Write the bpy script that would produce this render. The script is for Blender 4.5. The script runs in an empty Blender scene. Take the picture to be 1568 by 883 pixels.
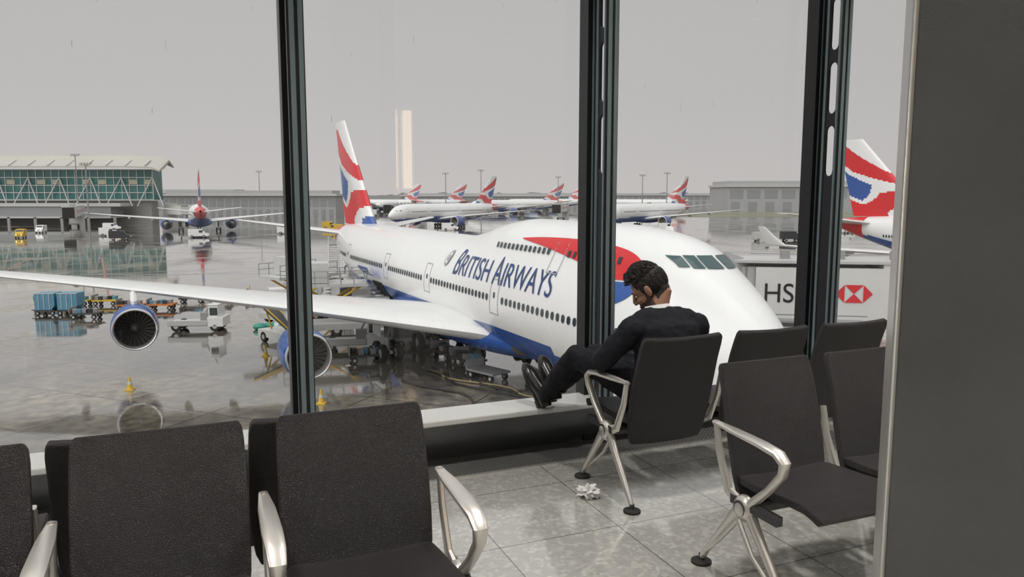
import bpy, bmesh, math, random, mathutils
from mathutils import Vector, Matrix
random.seed(7)
scene=bpy.context.scene
try:
    scene.view_settings.view_transform='Standard'
    scene.view_settings.look='None'
except Exception as e: print(e)
ZA=-9.85
# ---------------------------------------------------------------- materials
MATS={}; MCOL={}
def mat(name,col,rough=.5,metal=0.,var=.12,scale=5.,bump=0.,bscale=40.,coat=0.,emit=None,spec=.5):
    if name in MATS: return MATS[name]
    m=bpy.data.materials.new(name); m.use_nodes=True
    nt=m.node_tree; N=nt.nodes; L=nt.links
    p=N['Principled BSDF']
    tc=N.new('ShaderNodeTexCoord')
    nz=N.new('ShaderNodeTexNoise'); nz.inputs['Scale'].default_value=scale; nz.inputs['Detail'].default_value=6
    L.new(tc.outputs['Object'],nz.inputs['Vector'])
    mx=N.new('ShaderNodeMix'); mx.data_type='RGBA'
    c=list(col)
    mx.inputs[6].default_value=[max(0,x*(1-var)) for x in c]+[1]
    mx.inputs[7].default_value=[min(1,x*(1+var)) for x in c]+[1]
    L.new(nz.outputs['Fac'],mx.inputs[0]); L.new(mx.outputs[2],p.inputs['Base Color'])
    p.inputs['Roughness'].default_value=rough; p.inputs['Metallic'].default_value=metal
    p.inputs['Specular IOR Level'].default_value=spec
    if coat: p.inputs['Coat Weight'].default_value=coat; p.inputs['Coat Roughness'].default_value=.08
    if bump:
        n2=N.new('ShaderNodeTexNoise'); n2.inputs['Scale'].default_value=bscale; n2.inputs['Detail'].default_value=4
        L.new(tc.outputs['Object'],n2.inputs['Vector'])
        b=N.new('ShaderNodeBump'); b.inputs['Strength'].default_value=bump; b.inputs['Distance'].default_value=.01
        L.new(n2.outputs['Fac'],b.inputs['Height']); L.new(b.outputs['Normal'],p.inputs['Normal'])
    if emit:
        p.inputs['Emission Color'].default_value=list(emit[0])+[1]; p.inputs['Emission Strength'].default_value=emit[1]
    MATS[name]=m; MCOL[name]=(c,rough); return m
white=mat('aircraft_white_paint',(.84,.84,.83),.22,0,.03,.6,coat=.3)
red=mat('livery_red',(.66,.025,.03),.3,0,.08,1)
blue=mat('livery_blue',(.025,.09,.34),.25,0,.08,1,coat=.3)
navy=mat('livery_navy_text',(.03,.06,.19),.4,0,.05,1)
glassdk=mat('dark_window_glass',(.03,.045,.05),.1,0,.2,2)
cockpit=mat('cockpit_glass',(.05,.10,.10),.05,0,.2,2)
wingm=mat('wing_grey_paint',(.74,.74,.73),.25,.05,.06,.8)
alu=mat('cast_aluminium',(.72,.69,.64),.34,.75,.06,8)
chrome=mat('inlet_lip_metal',(.75,.75,.75),.2,.95,.05,3)
silver=mat('satin_metal',(.50,.49,.47),.35,.7,.06,6)
rubber=mat('black_rubber',(.02,.02,.02),.7,0,.2,6)
dkgrey=mat('dark_grey_metal',(.06,.06,.065),.45,.3,.15,4)
midgrey=mat('grey_painted_metal',(.30,.30,.30),.5,.1,.12,2)
litegrey=mat('light_grey_metal',(.55,.55,.54),.45,.1,.1,2)
lineg=mat('door_outline_grey',(.35,.36,.38),.5)
fanm=mat('fan_blade_titanium',(.30,.29,.27),.35,.8,.1,3)
conc=mat('building_concrete',(.32,.32,.31),.8,0,.12,.1)
haze=mat('hazed_building_cladding',(.40,.40,.40),.8,0,.08,.02)  # haze of distance is put into this grey
haze2=mat('hazed_building_dark',(.29,.30,.305),.7,0,.12,.05)  # dark parts paled by the same painted haze
teal=mat('terminal_teal_glass',(.05,.17,.16),.12,.0,.6,.10)
roofm=mat('terminal_roof',(.50,.48,.43),.5,.1,.1,.05)
yellow=mat('yellow_paint',(.65,.42,.04),.5,0,.15,2)
green=mat('green_tarp',(.05,.30,.22),.6,0,.3,2)
contblue=mat('container_blue',(.10,.28,.40),.45,.1,.2,1)
orange=mat('orange_paint',(.6,.18,.03),.5)
lead=mat('seat_leather',(.0185,.0140,.0155),.43,0,.7,170,bump=.9,bscale=360,spec=.6)
suit=mat('black_suit_wool',(.013,.014,.019),.8,0,.3,30,bump=.3,bscale=160,spec=.25)
shoe=mat('black_shoe_leather',(.012,.011,.011),.22,0,.2,20)
sole=mat('shoe_sole',(.05,.047,.044),.6)
skin=mat('skin',(.42,.22,.145),.5,0,.10,14,bump=.06,bscale=200)
beardm=mat('beard_stubble',(.085,.048,.035),.7,0,.4,300,bump=.3,bscale=300)
hairm=mat('dark_hair',(.016,.012,.010),.5,0,.4,60,bump=.4,bscale=200)
shirt=mat('white_shirt',(.75,.75,.76),.7,0,.05,20)
eyew=mat('eye_white',(.6,.57,.53),.3); eyed=mat('eye_iris',(.03,.015,.01),.2); lipm=mat('lips',(.36,.14,.11),.5)
framek=mat('mullion_black',(.014,.015,.017),.35,.2,.2,6)
frameg=mat('mullion_bluegrey_steel',(.21,.265,.285),.35,.35,.12,6)
sillm=mat('sill_white',(.62,.62,.605),.35,0,.08,3)
panelk=mat('sill_dark_panel',(.11,.112,.115),.28,.35,.2,3)
plaster=mat('wall_plaster',(.58,.57,.56),.8,0,.05,2)
ceilm=mat('ceiling_panel',(.60,.60,.59),.8,0,.05,2)
pillark=mat('pillar_dark_cladding',(.098,.100,.102),.42,.25,.34,3.0,bump=.3,bscale=260)
paperm=mat('tissue_paper',(.85,.84,.82),.9,0,.04,30)
lampm=mat('lamp_warm',(.9,.8,.6),.5,emit=((1,.72,.42),9))
lampc=mat('added_lamp_lens',(.9,.9,.88),.5,emit=((1,.96,.9),.3))  # lens of the added ceiling spots
headl=mat('vehicle_headlamp',(.9,.8,.6),.5,emit=((1,.8,.5),3))
logored=mat('sign_red',(.70,.03,.04),.4); black=mat('sign_black',(.015,.015,.017),.4)
paintw=mat('apron_paint_white',(.5,.5,.48),.4); painty=mat('apron_paint_yellow',(.42,.33,.12),.4); paintr=mat('apron_paint_red',(.36,.13,.11),.4)
grass=mat('grass',(.22,.215,.15),.9,0,.25,.02)

def wet_apron():
    m=bpy.data.materials.new('wet_concrete_apron'); m.use_nodes=True
    nt=m.node_tree;N=nt.nodes;L=nt.links;p=N['Principled BSDF']
    tc=N.new('ShaderNodeTexCoord')
    mp=N.new('ShaderNodeMapping'); mp.inputs['Rotation'].default_value=(0,0,.4); L.new(tc.outputs['Object'],mp.inputs[0])
    n1=N.new('ShaderNodeTexNoise'); n1.inputs['Scale'].default_value=.11; n1.inputs['Detail'].default_value=8; n1.inputs['Roughness'].default_value=.62
    L.new(mp.outputs[0],n1.inputs['Vector'])
    r1=N.new('ShaderNodeValToRGB'); r1.color_ramp.elements[0].position=.50; r1.color_ramp.elements[1].position=.65
    L.new(n1.outputs['Fac'],r1.inputs[0])
    n2=N.new('ShaderNodeTexNoise'); n2.inputs['Scale'].default_value=1.3; n2.inputs['Detail'].default_value=8
    L.new(mp.outputs[0],n2.inputs['Vector'])
    br=N.new('ShaderNodeTexBrick'); br.offset=0; br.inputs['Scale'].default_value=1; br.inputs['Brick Width'].default_value=6; br.inputs['Row Height'].default_value=6
    br.inputs['Mortar Size'].default_value=.06
    br.inputs['Color1'].default_value=(.235,.215,.175,1); br.inputs['Color2'].default_value=(.31,.285,.24,1); br.inputs['Mortar'].default_value=(.075,.07,.06,1)
    L.new(mp.outputs[0],br.inputs['Vector'])
    mx=N.new('ShaderNodeMix'); mx.data_type='RGBA'; mx.blend_type='MULTIPLY'; mx.inputs[0].default_value=.8
    L.new(br.outputs['Color'],mx.inputs[6])
    r2=N.new('ShaderNodeValToRGB'); r2.color_ramp.elements[0].position=.35;r2.color_ramp.elements[0].color=(.38,.37,.35,1); r2.color_ramp.elements[1].position=.65;r2.color_ramp.elements[1].color=(1.2,1.17,1.1,1)
    L.new(n2.outputs['Fac'],r2.inputs[0]); L.new(r2.outputs[0],mx.inputs[7])
    mx2=N.new('ShaderNodeMix'); mx2.data_type='RGBA'; mx2.blend_type='MULTIPLY'; mx2.inputs[0].default_value=.9
    L.new(mx.outputs[2],mx2.inputs[6]); 
    r3=N.new('ShaderNodeValToRGB'); r3.color_ramp.elements[0].position=.40;r3.color_ramp.elements[0].color=(.25,.25,.255,1); r3.color_ramp.elements[1].position=.62;r3.color_ramp.elements[1].color=(1.2,1.17,1.12,1)
    L.new(n1.outputs['Fac'],r3.inputs[0]); L.new(r3.outputs[0],mx2.inputs[7])
    L.new(mx2.outputs[2],p.inputs['Base Color'])
    mr=N.new('ShaderNodeMapRange'); mr.inputs['To Min'].default_value=.06; mr.inputs['To Max'].default_value=.28
    L.new(r1.outputs[0],mr.inputs['Value']); L.new(mr.outputs[0],p.inputs['Roughness'])
    mc=N.new('ShaderNodeMapRange'); mc.inputs['To Min'].default_value=1; mc.inputs['To Max'].default_value=.6
    L.new(r1.outputs[0],mc.inputs['Value']); L.new(mc.outputs[0],p.inputs['Coat Weight']); p.inputs['Coat IOR'].default_value=1.85
    mq=N.new('ShaderNodeMapRange'); mq.inputs['To Min'].default_value=.025; mq.inputs['To Max'].default_value=.11
    L.new(r1.outputs[0],mq.inputs['Value']); L.new(mq.outputs[0],p.inputs['Coat Roughness'])
    b=N.new('ShaderNodeBump'); b.inputs['Strength'].default_value=.25; b.inputs['Distance'].default_value=.03
    ml=N.new('ShaderNodeMath'); ml.operation='MULTIPLY'; L.new(n2.outputs['Fac'],ml.inputs[0]); L.new(r1.outputs[0],ml.inputs[1])
    L.new(ml.outputs[0],b.inputs['Height']); L.new(b.outputs['Normal'],p.inputs['Normal'])
    n3=N.new('ShaderNodeTexNoise'); n3.inputs['Scale'].default_value=3.0; n3.inputs['Detail'].default_value=3; L.new(tc.outputs['Object'],n3.inputs['Vector'])
    b2=N.new('ShaderNodeBump'); b2.inputs['Strength'].default_value=.10; b2.inputs['Distance'].default_value=.02; L.new(n3.outputs['Fac'],b2.inputs['Height']); L.new(b2.outputs['Normal'],p.inputs['Coat Normal'])
    return m
def floor_tiles():
    m=bpy.data.materials.new('terrazzo_floor_tiles'); m.use_nodes=True
    nt=m.node_tree;N=nt.nodes;L=nt.links;p=N['Principled BSDF']
    tc=N.new('ShaderNodeTexCoord')
    mp=N.new('ShaderNodeMapping'); mp.inputs['Rotation'].default_value=(0,0,-.397); L.new(tc.outputs['Object'],mp.inputs[0])
    br=N.new('ShaderNodeTexBrick'); br.offset=0; br.inputs['Scale'].default_value=1; br.inputs['Brick Width'].default_value=.6; br.inputs['Row Height'].default_value=.6
    br.inputs['Mortar Size'].default_value=.003
    br.inputs['Color1'].default_value=(.44,.435,.405,1); br.inputs['Color2'].default_value=(.50,.49,.46,1); br.inputs['Mortar'].default_value=(.16,.16,.15,1)
    L.new(mp.outputs[0],br.inputs['Vector'])
    v=N.new('ShaderNodeTexVoronoi'); v.inputs['Scale'].default_value=46; L.new(tc.outputs['Object'],v.inputs['Vector'])
    sp=N.new('ShaderNodeSeparateColor'); L.new(v.outputs['Color'],sp.inputs[0])
    r=N.new('ShaderNodeValToRGB'); r.color_ramp.elements[0].position=.6;r.color_ramp.elements[0].color=(.95,.95,.95,1); r.color_ramp.elements[1].position=.97;r.color_ramp.elements[1].color=(1.3,1.3,1.28,1)
    e=r.color_ramp.elements.new(.08); e.color=(.84,.84,.83,1)
    L.new(sp.outputs[0],r.inputs[0])
    mx=N.new('ShaderNodeMix'); mx.data_type='RGBA'; mx.blend_type='MULTIPLY'; mx.inputs[0].default_value=.65
    L.new(br.outputs['Color'],mx.inputs[6]); L.new(r.outputs[0],mx.inputs[7]); L.new(mx.outputs[2],p.inputs['Base Color'])
    n=N.new('ShaderNodeTexNoise'); n.inputs['Scale'].default_value=2.5; n.inputs['Detail'].default_value=6; L.new(tc.outputs['Object'],n.inputs['Vector'])
    mr=N.new('ShaderNodeMapRange'); mr.inputs['To Min'].default_value=.06; mr.inputs['To Max'].default_value=.26; L.new(n.outputs['Fac'],mr.inputs['Value'])
    L.new(mr.outputs[0],p.inputs['Roughness']); p.inputs['Coat Weight'].default_value=1; p.inputs['Coat Roughness'].default_value=.06; p.inputs['Coat IOR'].default_value=1.75
    return m
def glass_mat():
    m=bpy.data.materials.new('window_glass'); m.use_nodes=True
    nt=m.node_tree;N=nt.nodes;L=nt.links; N.clear()
    o=N.new('ShaderNodeOutputMaterial'); t=N.new('ShaderNodeBsdfTransparent'); g=N.new('ShaderNodeBsdfGlossy'); g.inputs['Roughness'].default_value=0
    t.inputs['Color'].default_value=(.97,.98,.98,1)
    lw=N.new('ShaderNodeLayerWeight'); lw.inputs['Blend'].default_value=.15
    mr=N.new('ShaderNodeMapRange'); mr.inputs['To Min'].default_value=.035; mr.inputs['To Max'].default_value=.5
    L.new(lw.outputs['Facing'],mr.inputs['Value'])
    mx=N.new('ShaderNodeMixShader'); L.new(mr.outputs[0],mx.inputs[0]); L.new(t.outputs[0],mx.inputs[1]); L.new(g.outputs[0],mx.inputs[2]); L.new(mx.outputs[0],o.inputs[0])
    return m
def grille_mat():
    m=mat('floor_grille_metal',(.14,.14,.14),.4,.6)
    nt=m.node_tree;N=nt.nodes;L=nt.links;p=N['Principled BSDF']
    tc=N.new('ShaderNodeTexCoord'); mp=N.new('ShaderNodeMapping'); mp.inputs['Rotation'].default_value=(0,0,-.397); L.new(tc.outputs['Object'],mp.inputs[0])
    br=N.new('ShaderNodeTexBrick'); br.inputs['Scale'].default_value=1; br.inputs['Brick Width'].default_value=.03; br.inputs['Row Height'].default_value=.014; br.inputs['Mortar Size'].default_value=.003
    br.inputs['Color1'].default_value=(.03,.03,.03,1);br.inputs['Color2'].default_value=(.04,.04,.04,1);br.inputs['Mortar'].default_value=(.45,.45,.44,1)
    L.new(mp.outputs[0],br.inputs['Vector']); L.new(br.outputs['Color'],p.inputs['Base Color'])
    return m
# ---------------------------------------------------------------- mesh builder
class B:
    def __init__(s,M=None):
        s.v=[];s.f=[];s.m=[];s.mats=[];s.M=M or Matrix.Identity(4)
    def mi(s,m):
        if m not in s.mats: s.mats.append(m)
        return s.mats.index(m)
    def add(s,vs,fs,m):
        o=len(s.v); M=s.M
        s.v+= [tuple(M@Vector(v)) for v in vs]
        if isinstance(m,list):
            for f,mm in zip(fs,m): s.f.append(tuple(i+o for i in f)); s.m.append(s.mi(mm))
        else:
            k=s.mi(m)
            for f in fs: s.f.append(tuple(i+o for i in f)); s.m.append(k)
    def box(s,c,d,m,rot=None):
        x,y,z=[k/2 for k in d]
        vs=[Vector((a*x,b*y,e*z)) for a in(-1,1) for b in(-1,1) for e in(-1,1)]
        if rot: 
            R=Matrix.Rotation(rot[1],3,rot[0]); vs=[R@v for v in vs]
        vs=[v+Vector(c) for v in vs]
        s.add(vs,[(0,1,3,2),(4,6,7,5),(0,4,5,1),(2,3,7,6),(0,2,6,4),(1,5,7,3)],m)
    def bx(s,x0,x1,y0,y1,z0,z1,m): s.box(((x0+x1)/2,(y0+y1)/2,(z0+z1)/2),(x1-x0,y1-y0,z1-z0),m)
    def rings(s,R,m,cap=True,closed=True):
        n=len(R[0]); vs=[p for r in R for p in r]; fs=[]
        for i in range(len(R)-1):
            for j in range(n if closed else n-1):
                k=(j+1)%n
                fs.append((i*n+j,i*n+k,(i+1)*n+k,(i+1)*n+j))
        if cap: fs.append(tuple(range(n))[::-1]); fs.append(tuple((len(R)-1)*n+j for j in range(n)))
        s.add(vs,fs,m)
    def tube(s,pts,rad,m,seg=12,ref=None,cap=True,sq=None):
        pts=[Vector(p) for p in pts]; n=len(pts)
        if not isinstance(rad,(list,)): rad=[rad]*n
        R=[];side=None
        for i in range(n):
            t=(pts[min(i+1,n-1)]-pts[max(i-1,0)]).normalized()
            if ref is not None: sd=Vector(ref)
            elif side is None: sd=Vector((0,0,1)).cross(t) if abs(t.z)<.9 else Vector((1,0,0))
            else: sd=side
            sd=(sd-t*sd.dot(t)).normalized(); side=sd; up=t.cross(sd)
            r=rad[i]; ra,rb=(r,r) if not isinstance(r,tuple) else r
            ring=[]
            for j in range(seg):
                a=2*math.pi*j/seg; ca,sa=math.cos(a),math.sin(a)
                if sq: ca=math.copysign(abs(ca)**sq,ca); sa=math.copysign(abs(sa)**sq,sa)
                ring.append(pts[i]+sd*ra*ca+up*rb*sa)
            R.append(ring)
        s.rings(R,m,cap)
    def cyl(s,a,b,r,m,seg=16,r2=None): s.tube([a,b],[r,r if r2 is None else r2],m,seg)
    def ell(s,c,r,m,seg=16,rn=10,R=None):
        vs=[];fs=[]
        c=Vector(c)
        for i in range(rn+1):
            ph=math.pi*i/rn
            for j in range(seg):
                a=2*math.pi*j/seg
                p=Vector((r[0]*math.sin(ph)*math.cos(a),r[1]*math.sin(ph)*math.sin(a),r[2]*math.cos(ph)))
                if R: p=R@p
                vs.append(c+p)
        for i in range(rn):
            for j in range(seg):
                k=(j+1)%seg; fs.append((i*seg+j,i*seg+k,(i+1)*seg+k,(i+1)*seg+j))
        s.add(vs,fs,m)
    def revolve(s,prof,c,m,seg=40,ax=Vector((1,0,0))):
        ax=Vector(ax); e1=Vector((0,1,0)); e2=ax.cross(e1)
        R=[]
        for x,r in prof:
            R.append([Vector(c)-ax*x+e1*math.cos(2*math.pi*j/seg)*r+e2*math.sin(2*math.pi*j/seg)*r for j in range(seg)])
        s.rings(R,m,cap=False)
    def obj(s,name,parent=None,smooth=35,bevel=0,bseg=2,merge=True):
        me=bpy.data.meshes.new(name); me.from_pydata(s.v,[],s.f)
        for m in s.mats: me.materials.append(m)
        me.polygons.foreach_set('material_index',s.m)
        bm=bmesh.new(); bm.from_mesh(me)
        if merge: bmesh.ops.remove_doubles(bm,verts=bm.verts,dist=1e-5)
        bmesh.ops.recalc_face_normals(bm,faces=bm.faces)
        bm.to_mesh(me); bm.free()
        if smooth:
            me.polygons.foreach_set('use_smooth',[True]*len(me.polygons)); me.set_sharp_from_angle(angle=math.radians(smooth))
        o=bpy.data.objects.new(name,me); scene.collection.objects.link(o)
        if parent: o.parent=parent
        if bevel:
            b=o.modifiers.new('bevel','BEVEL'); b.width=bevel; b.segments=bseg; b.limit_method='ANGLE'; b.angle_limit=math.radians(40)
        return o
def empty(name,loc=(0,0,0),rz=0):
    e=bpy.data.objects.new(name,None); e.empty_display_size=.2; e.location=loc; e.rotation_euler=(0,0,rz); scene.collection.objects.link(e); return e
def remesh(b,name,voxel,it=4,parent=None,disp=0,dscale=.1):
    o=b.obj(name,None,smooth=0,merge=False)
    r=o.modifiers.new('r','REMESH'); r.mode='VOXEL'; r.voxel_size=voxel; r.use_smooth_shade=True
    sm=o.modifiers.new('s','SMOOTH'); sm.factor=.5; sm.iterations=it
    if disp:
        tx=bpy.data.textures.new(name+'_folds','CLOUDS'); tx.noise_scale=dscale
        d=o.modifiers.new('d','DISPLACE'); d.texture=tx; d.strength=disp; d.mid_level=.5; d.texture_coords='GLOBAL'
    dg=bpy.context.evaluated_depsgraph_get()
    me=bpy.data.meshes.new_from_object(o.evaluated_get(dg)); o.modifiers.clear(); o.data=me
    me.polygons.foreach_set('use_smooth',[True]*len(me.polygons))
    if not me.materials: 
        for m in b.mats: me.materials.append(m)
    if parent: o.parent=parent
    return o
def text_bm(body,cuts=None):
    cu=bpy.data.curves.new('t','FONT'); cu.body=body; cu.size=1; o=bpy.data.objects.new('t',cu); scene.collection.objects.link(o)
    dg=bpy.context.evaluated_depsgraph_get(); me=bpy.data.meshes.new_from_object(o.evaluated_get(dg))
    bpy.data.objects.remove(o)
    bm=bmesh.new(); bm.from_mesh(me); bmesh.ops.triangulate(bm,faces=bm.faces)
    xs=[v.co.x for v in bm.verts]; ys=[v.co.y for v in bm.verts]
    x0,x1,y0,y1=min(xs),max(xs),min(ys),max(ys)
    for v in bm.verts: v.co.x=(v.co.x-x0)/(x1-x0); v.co.y=(v.co.y-y0)/(y1-y0); v.co.z=0
    if cuts:
        for i in range(1,cuts):
            bmesh.ops.bisect_plane(bm,geom=bm.verts[:]+bm.edges[:]+bm.faces[:],plane_co=(0,i/cuts,0),plane_no=(0,1,0))
    bm.verts.ensure_lookup_table(); bm.verts.index_update()
    V=[v.co.copy() for v in bm.verts]; F=[tuple(v.index for v in f.verts) for f in bm.faces]; bm.free()
    return V,F
def interp(tab,x,k):
    n=len(tab)
    if x<=tab[0][0]: return tab[0][k]
    if x>=tab[-1][0]: return tab[-1][k]
    i=0
    while tab[i+1][0]<x: i+=1
    def sl(j): return (tab[j+1][k]-tab[j][k])/(tab[j+1][0]-tab[j][0])
    def tg(j):
        if j==0: return sl(0)
        if j==n-1: return sl(n-2)
        a,b=sl(j-1),sl(j)
        return 0 if a*b<=0 else 2*a*b/(a+b)
    h=tab[i+1][0]-tab[i][0]; t=(x-tab[i][0])/h
    return (2*t**3-3*t*t+1)*tab[i][k]+(t**3-2*t*t+t)*h*tg(i)+(-2*t**3+3*t*t)*tab[i+1][k]+(t**3-t*t)*h*tg(i+1)
# ---------------------------------------------------------------- aircraft
HUMP=[(0,4.85,4.95,.02,4.95,.01),(.12,4.5,5.3,.42,5.32,.2),(.4,4.15,5.65,.8,5.8,.5),(1,3.7,6.1,1.3,6.5,.9),(2,3.15,6.7,1.9,7.35,1.25),(3.2,2.75,7.3,2.35,8.2,1.5),(4.3,2.5,7.7,2.65,8.85,1.7),
 (5.2,2.33,8.05,2.87,9.35,1.9),(6.8,2.2,8.3,3.05,9.75,2.1),(8.5,2.12,8.5,3.18,9.95,2.25),(11,2.1,8.6,3.25,10.05,2.35),(19,2.1,8.6,3.25,10.05,2.35),(22,2.1,8.6,3.25,9.75,2.2),
 (26,2.1,8.6,3.25,9.0,1.7),(29,2.1,8.6,3.25,8.65,1.0),(48,2.1,8.6,3.25,8.6,.5),(52,2.45,8.6,3.12,8.6,.5),(56,3.2,8.6,2.75,8.6,.5),(60,4.2,8.45,2.2,8.45,.4),(64,5.3,8.2,1.5,8.2,.3),(67,6.2,7.9,.85,7.9,.2),(68.6,6.75,7.5,.3,7.5,.1)]
TWIN=[(0,4.35,4.45,.02,4.45,.01),(.3,3.9,4.95,.5,4.95,.1),(1,3.4,5.6,1.05,5.6,.2),(2.5,2.8,6.7,1.9,6.7,.3),(4.5,2.35,7.7,2.6,7.7,.4),(7,2.15,8.2,3.0,8.2,.4),(10,2.1,8.3,3.1,8.3,.4),(42,2.1,8.3,3.1,8.3,.4),
 (48,2.7,8.3,2.9,8.3,.4),(54,4,8.2,2.2,8.2,.3),(59,5.2,7.9,1.3,7.9,.2),(62,6.1,7.5,.6,7.5,.1),(63,6.6,7.2,.25,7.2,.05)]
def secpar(T,s): return [interp(T,s,k) for k in range(1,6)]
def Wof(T,s,z):
    zb,zml,hw,zt,wu=secpar(T,s)
    zl=(zb+zml)/2; al=(zml-zb)/2; u=(z-zl)/max(al,1e-4)
    wl=hw*math.sqrt(max(0,1-u*u))
    hu=wu*.97; zc=zt-hu; u=(z-zc)/max(hu,1e-4); w2=wu*math.sqrt(max(0,1-u*u))
    p=5
    return (wl**p+w2**p)**(1/p)
def airfoil(n=11):
    pts=[]
    def th(x): return 5*(.2969*math.sqrt(x)-.126*x-.3516*x*x+.2843*x**3-.1036*x**4)
    xs=[(1+math.cos(math.pi*i/n))/2 for i in range(n+1)]
    for x in xs: pts.append((x,th(x)))
    for x in xs[::-1][1:-1]: pts.append((x,-th(x)*.8))
    return pts
AF=airfoil()
def wingloft(b,secs,m,side=1,vert=False):
    R=[]
    for (s0,y,z,c,t) in secs:
        R.append([Vector((-(s0+x*c),side*y,z+h*t*c)) for x,h in AF])
    b.rings(R,m)
def inpoly(p,poly):
    x,y=p; c=False; n=len(poly)
    for i in range(n):
        x1,y1=poly[i]; x2,y2=poly[i-1]
        if (y1>y)!=(y2>y) and x<(x2-x1)*(y-y1)/(y2-y1)+x1: c=not c
    return c
FINP=[(red,[(1.02,.95),(1.02,.70),(.8,.58),(.45,.50),(.0,.40),(.0,.54),(.25,.68),(.5,.80),(.75,.92)]),
      (blue,[(1.02,.60),(1.02,.28),(.8,.20),(.62,.28),(.5,.40),(.7,.47),(.9,.54)]),
      (red,[(1.02,.22),(.8,.15),(.6,.21),(.4,.31),(.0,.32),(.0,.18),(.25,.15),(.45,.06),(.55,-.1),(1.02,-.1)]),
      (blue,[(.0,.10),(.2,.06),(.28,-.1),(.0,-.1)])]
def fin(b,root,tip,nu=36,nv=56):
    for side in(-1,1):
        vs=[];fs=[];ms=[]
        for j in range(nv+1):
            v=j/nv; s0=root[0]+(tip[0]-root[0])*v; z=root[1]+(tip[1]-root[1])*v; c=root[2]+(tip[2]-root[2])*v; t=root[3]+(tip[3]-root[3])*v
            for i in range(nu+1):
                u=i/nu; h=5*(.2969*math.sqrt(u)-.126*u-.3516*u*u+.2843*u**3-.1036*u**4)*t*c
                vs.append((-(s0+u*c),side*max(h,0),z))
        for j in range(nv):
            for i in range(nu):
                a=j*(nu+1)+i; fs.append((a,a+1,a+nu+2,a+nu+1)); mm=white
                for k,pl in FINP:
                    if inpoly(((i+.5)/nu,(j+.5)/nv),pl): mm=k
                ms.append(mm)
        b.add(vs,fs,ms)
    v=tip; b.box((-(v[0]+v[2]/2),0,v[1]),(v[2]*.98,.12,.06),white)
def wheel(b,c,r=.62,w=.42):
    c=Vector(c); 
    b.tube([c+Vector((0,-w/2,0)),c+Vector((0,-w*.32,0)),c+Vector((0,w*.32,0)),c+Vector((0,w/2,0))],[r*.86,r,r,r*.86],rubber,20)
    b.cyl(c+Vector((0,-w/2-.01,0)),c+Vector((0,w/2+.01,0)),r*.5,litegrey,14)
def bogie(b,s,y,top,four=True):
    if four:
        for ds in(-.75,.75):
            b.cyl((-s+ds,y-.55,.62),(-s+ds,y+.55,.62),.09,dkgrey)
            for dy in(-.55,.55): wheel(b,(-s+ds,y+dy,.62))
        b.cyl((-s-.85,y,.66),(-s+.85,y,.66),.13,litegrey)
    else:
        b.cyl((-s,y-.4,.6),(-s,y+.4,.6),.09,dkgrey)
        for dy in(-.4,.4): wheel(b,(-s,y+dy,.6),.6,.36)
    b.cyl((-s,y,.62),(-s,y,top),.16,litegrey); b.cyl((-s,y,1.6),(-s,y,top),.23,midgrey)
    b.cyl((-s,y,1.5),(-s+1.5,y,top),.09,litegrey); b.cyl((-s,y,1.2),(-s-.35,y,1.9),.06,litegrey); b.cyl((-s-.35,y,1.9),(-s,y,2.4),.06,litegrey)
    b.box((-s,y+.75*(1 if y>0 else -1) if y else .7,2.6),(1.8,.06,1.6),white)
def engine(b,s,y,z,L=4.6,r=1.42,pyl=None):
    c=Vector((-s,y,z))
    b.revolve([(.0,r*.86),(-.02,r*.89),(.12,r*.94)],c,chrome)
    b.revolve([(.12,r*.94),(.6,r*.99),(1.3,r),(2.4,r*.98),(3.6,r*.86),(L,r*.66)],c,blue)
    b.revolve([(.0,r*.86),(.08,r*.83),(.35,r*.82),(.9,r*.84)],c,silver)
    b.revolve([(.9,r*.84),(.95,.01)],c,rubber)
    b.revolve([(L,r*.66),(L-.1,r*.6),(L-.5,r*.5),(L+.6,r*.38),(L+1.2,.1)],c,fanm)
    b.revolve([(.42,.0),(.5,.1),(.7,.25),(.88,.34)],c,dkgrey,20)
    for i in range(24):
        a=2*math.pi*i/24
        def P(rr,aa,x): return c+Vector((-x,math.cos(aa)*rr,math.sin(aa)*rr))
        b.add([P(.3,a,.72),P(.3,a+.10,.9),P(r*.83,a+.30,.86),P(r*.83,a+.15,.68)],[(0,1,2,3)],fanm)
    if pyl:
        sw,zw=pyl
        R=[]
        for (x0,x1,zz,w) in [(s+.9,s+L+.8,z+r*.7,.16),(s+1.6,sw+3.5,z+r+.15,.2),(sw+.2,sw+4.5,zw,.2)]:
            R.append([Vector((-x0,y,zz)),Vector((-x0-.6,y+w,zz)),Vector((-x1+.6,y+w,zz)),Vector((-x1,y,zz)),Vector((-x1+.6,y-w,zz)),Vector((-x0-.6,y-w,zz))])
        b.rings(R,white)
def lerp_secs(secs,y,k):
    for a,b_ in zip(secs,secs[1:]):
        if a[1]<=y<=b_[1]:
            t=(y-a[1])/(b_[1]-a[1]); return a[k]+(b_[k]-a[k])*t
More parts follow.
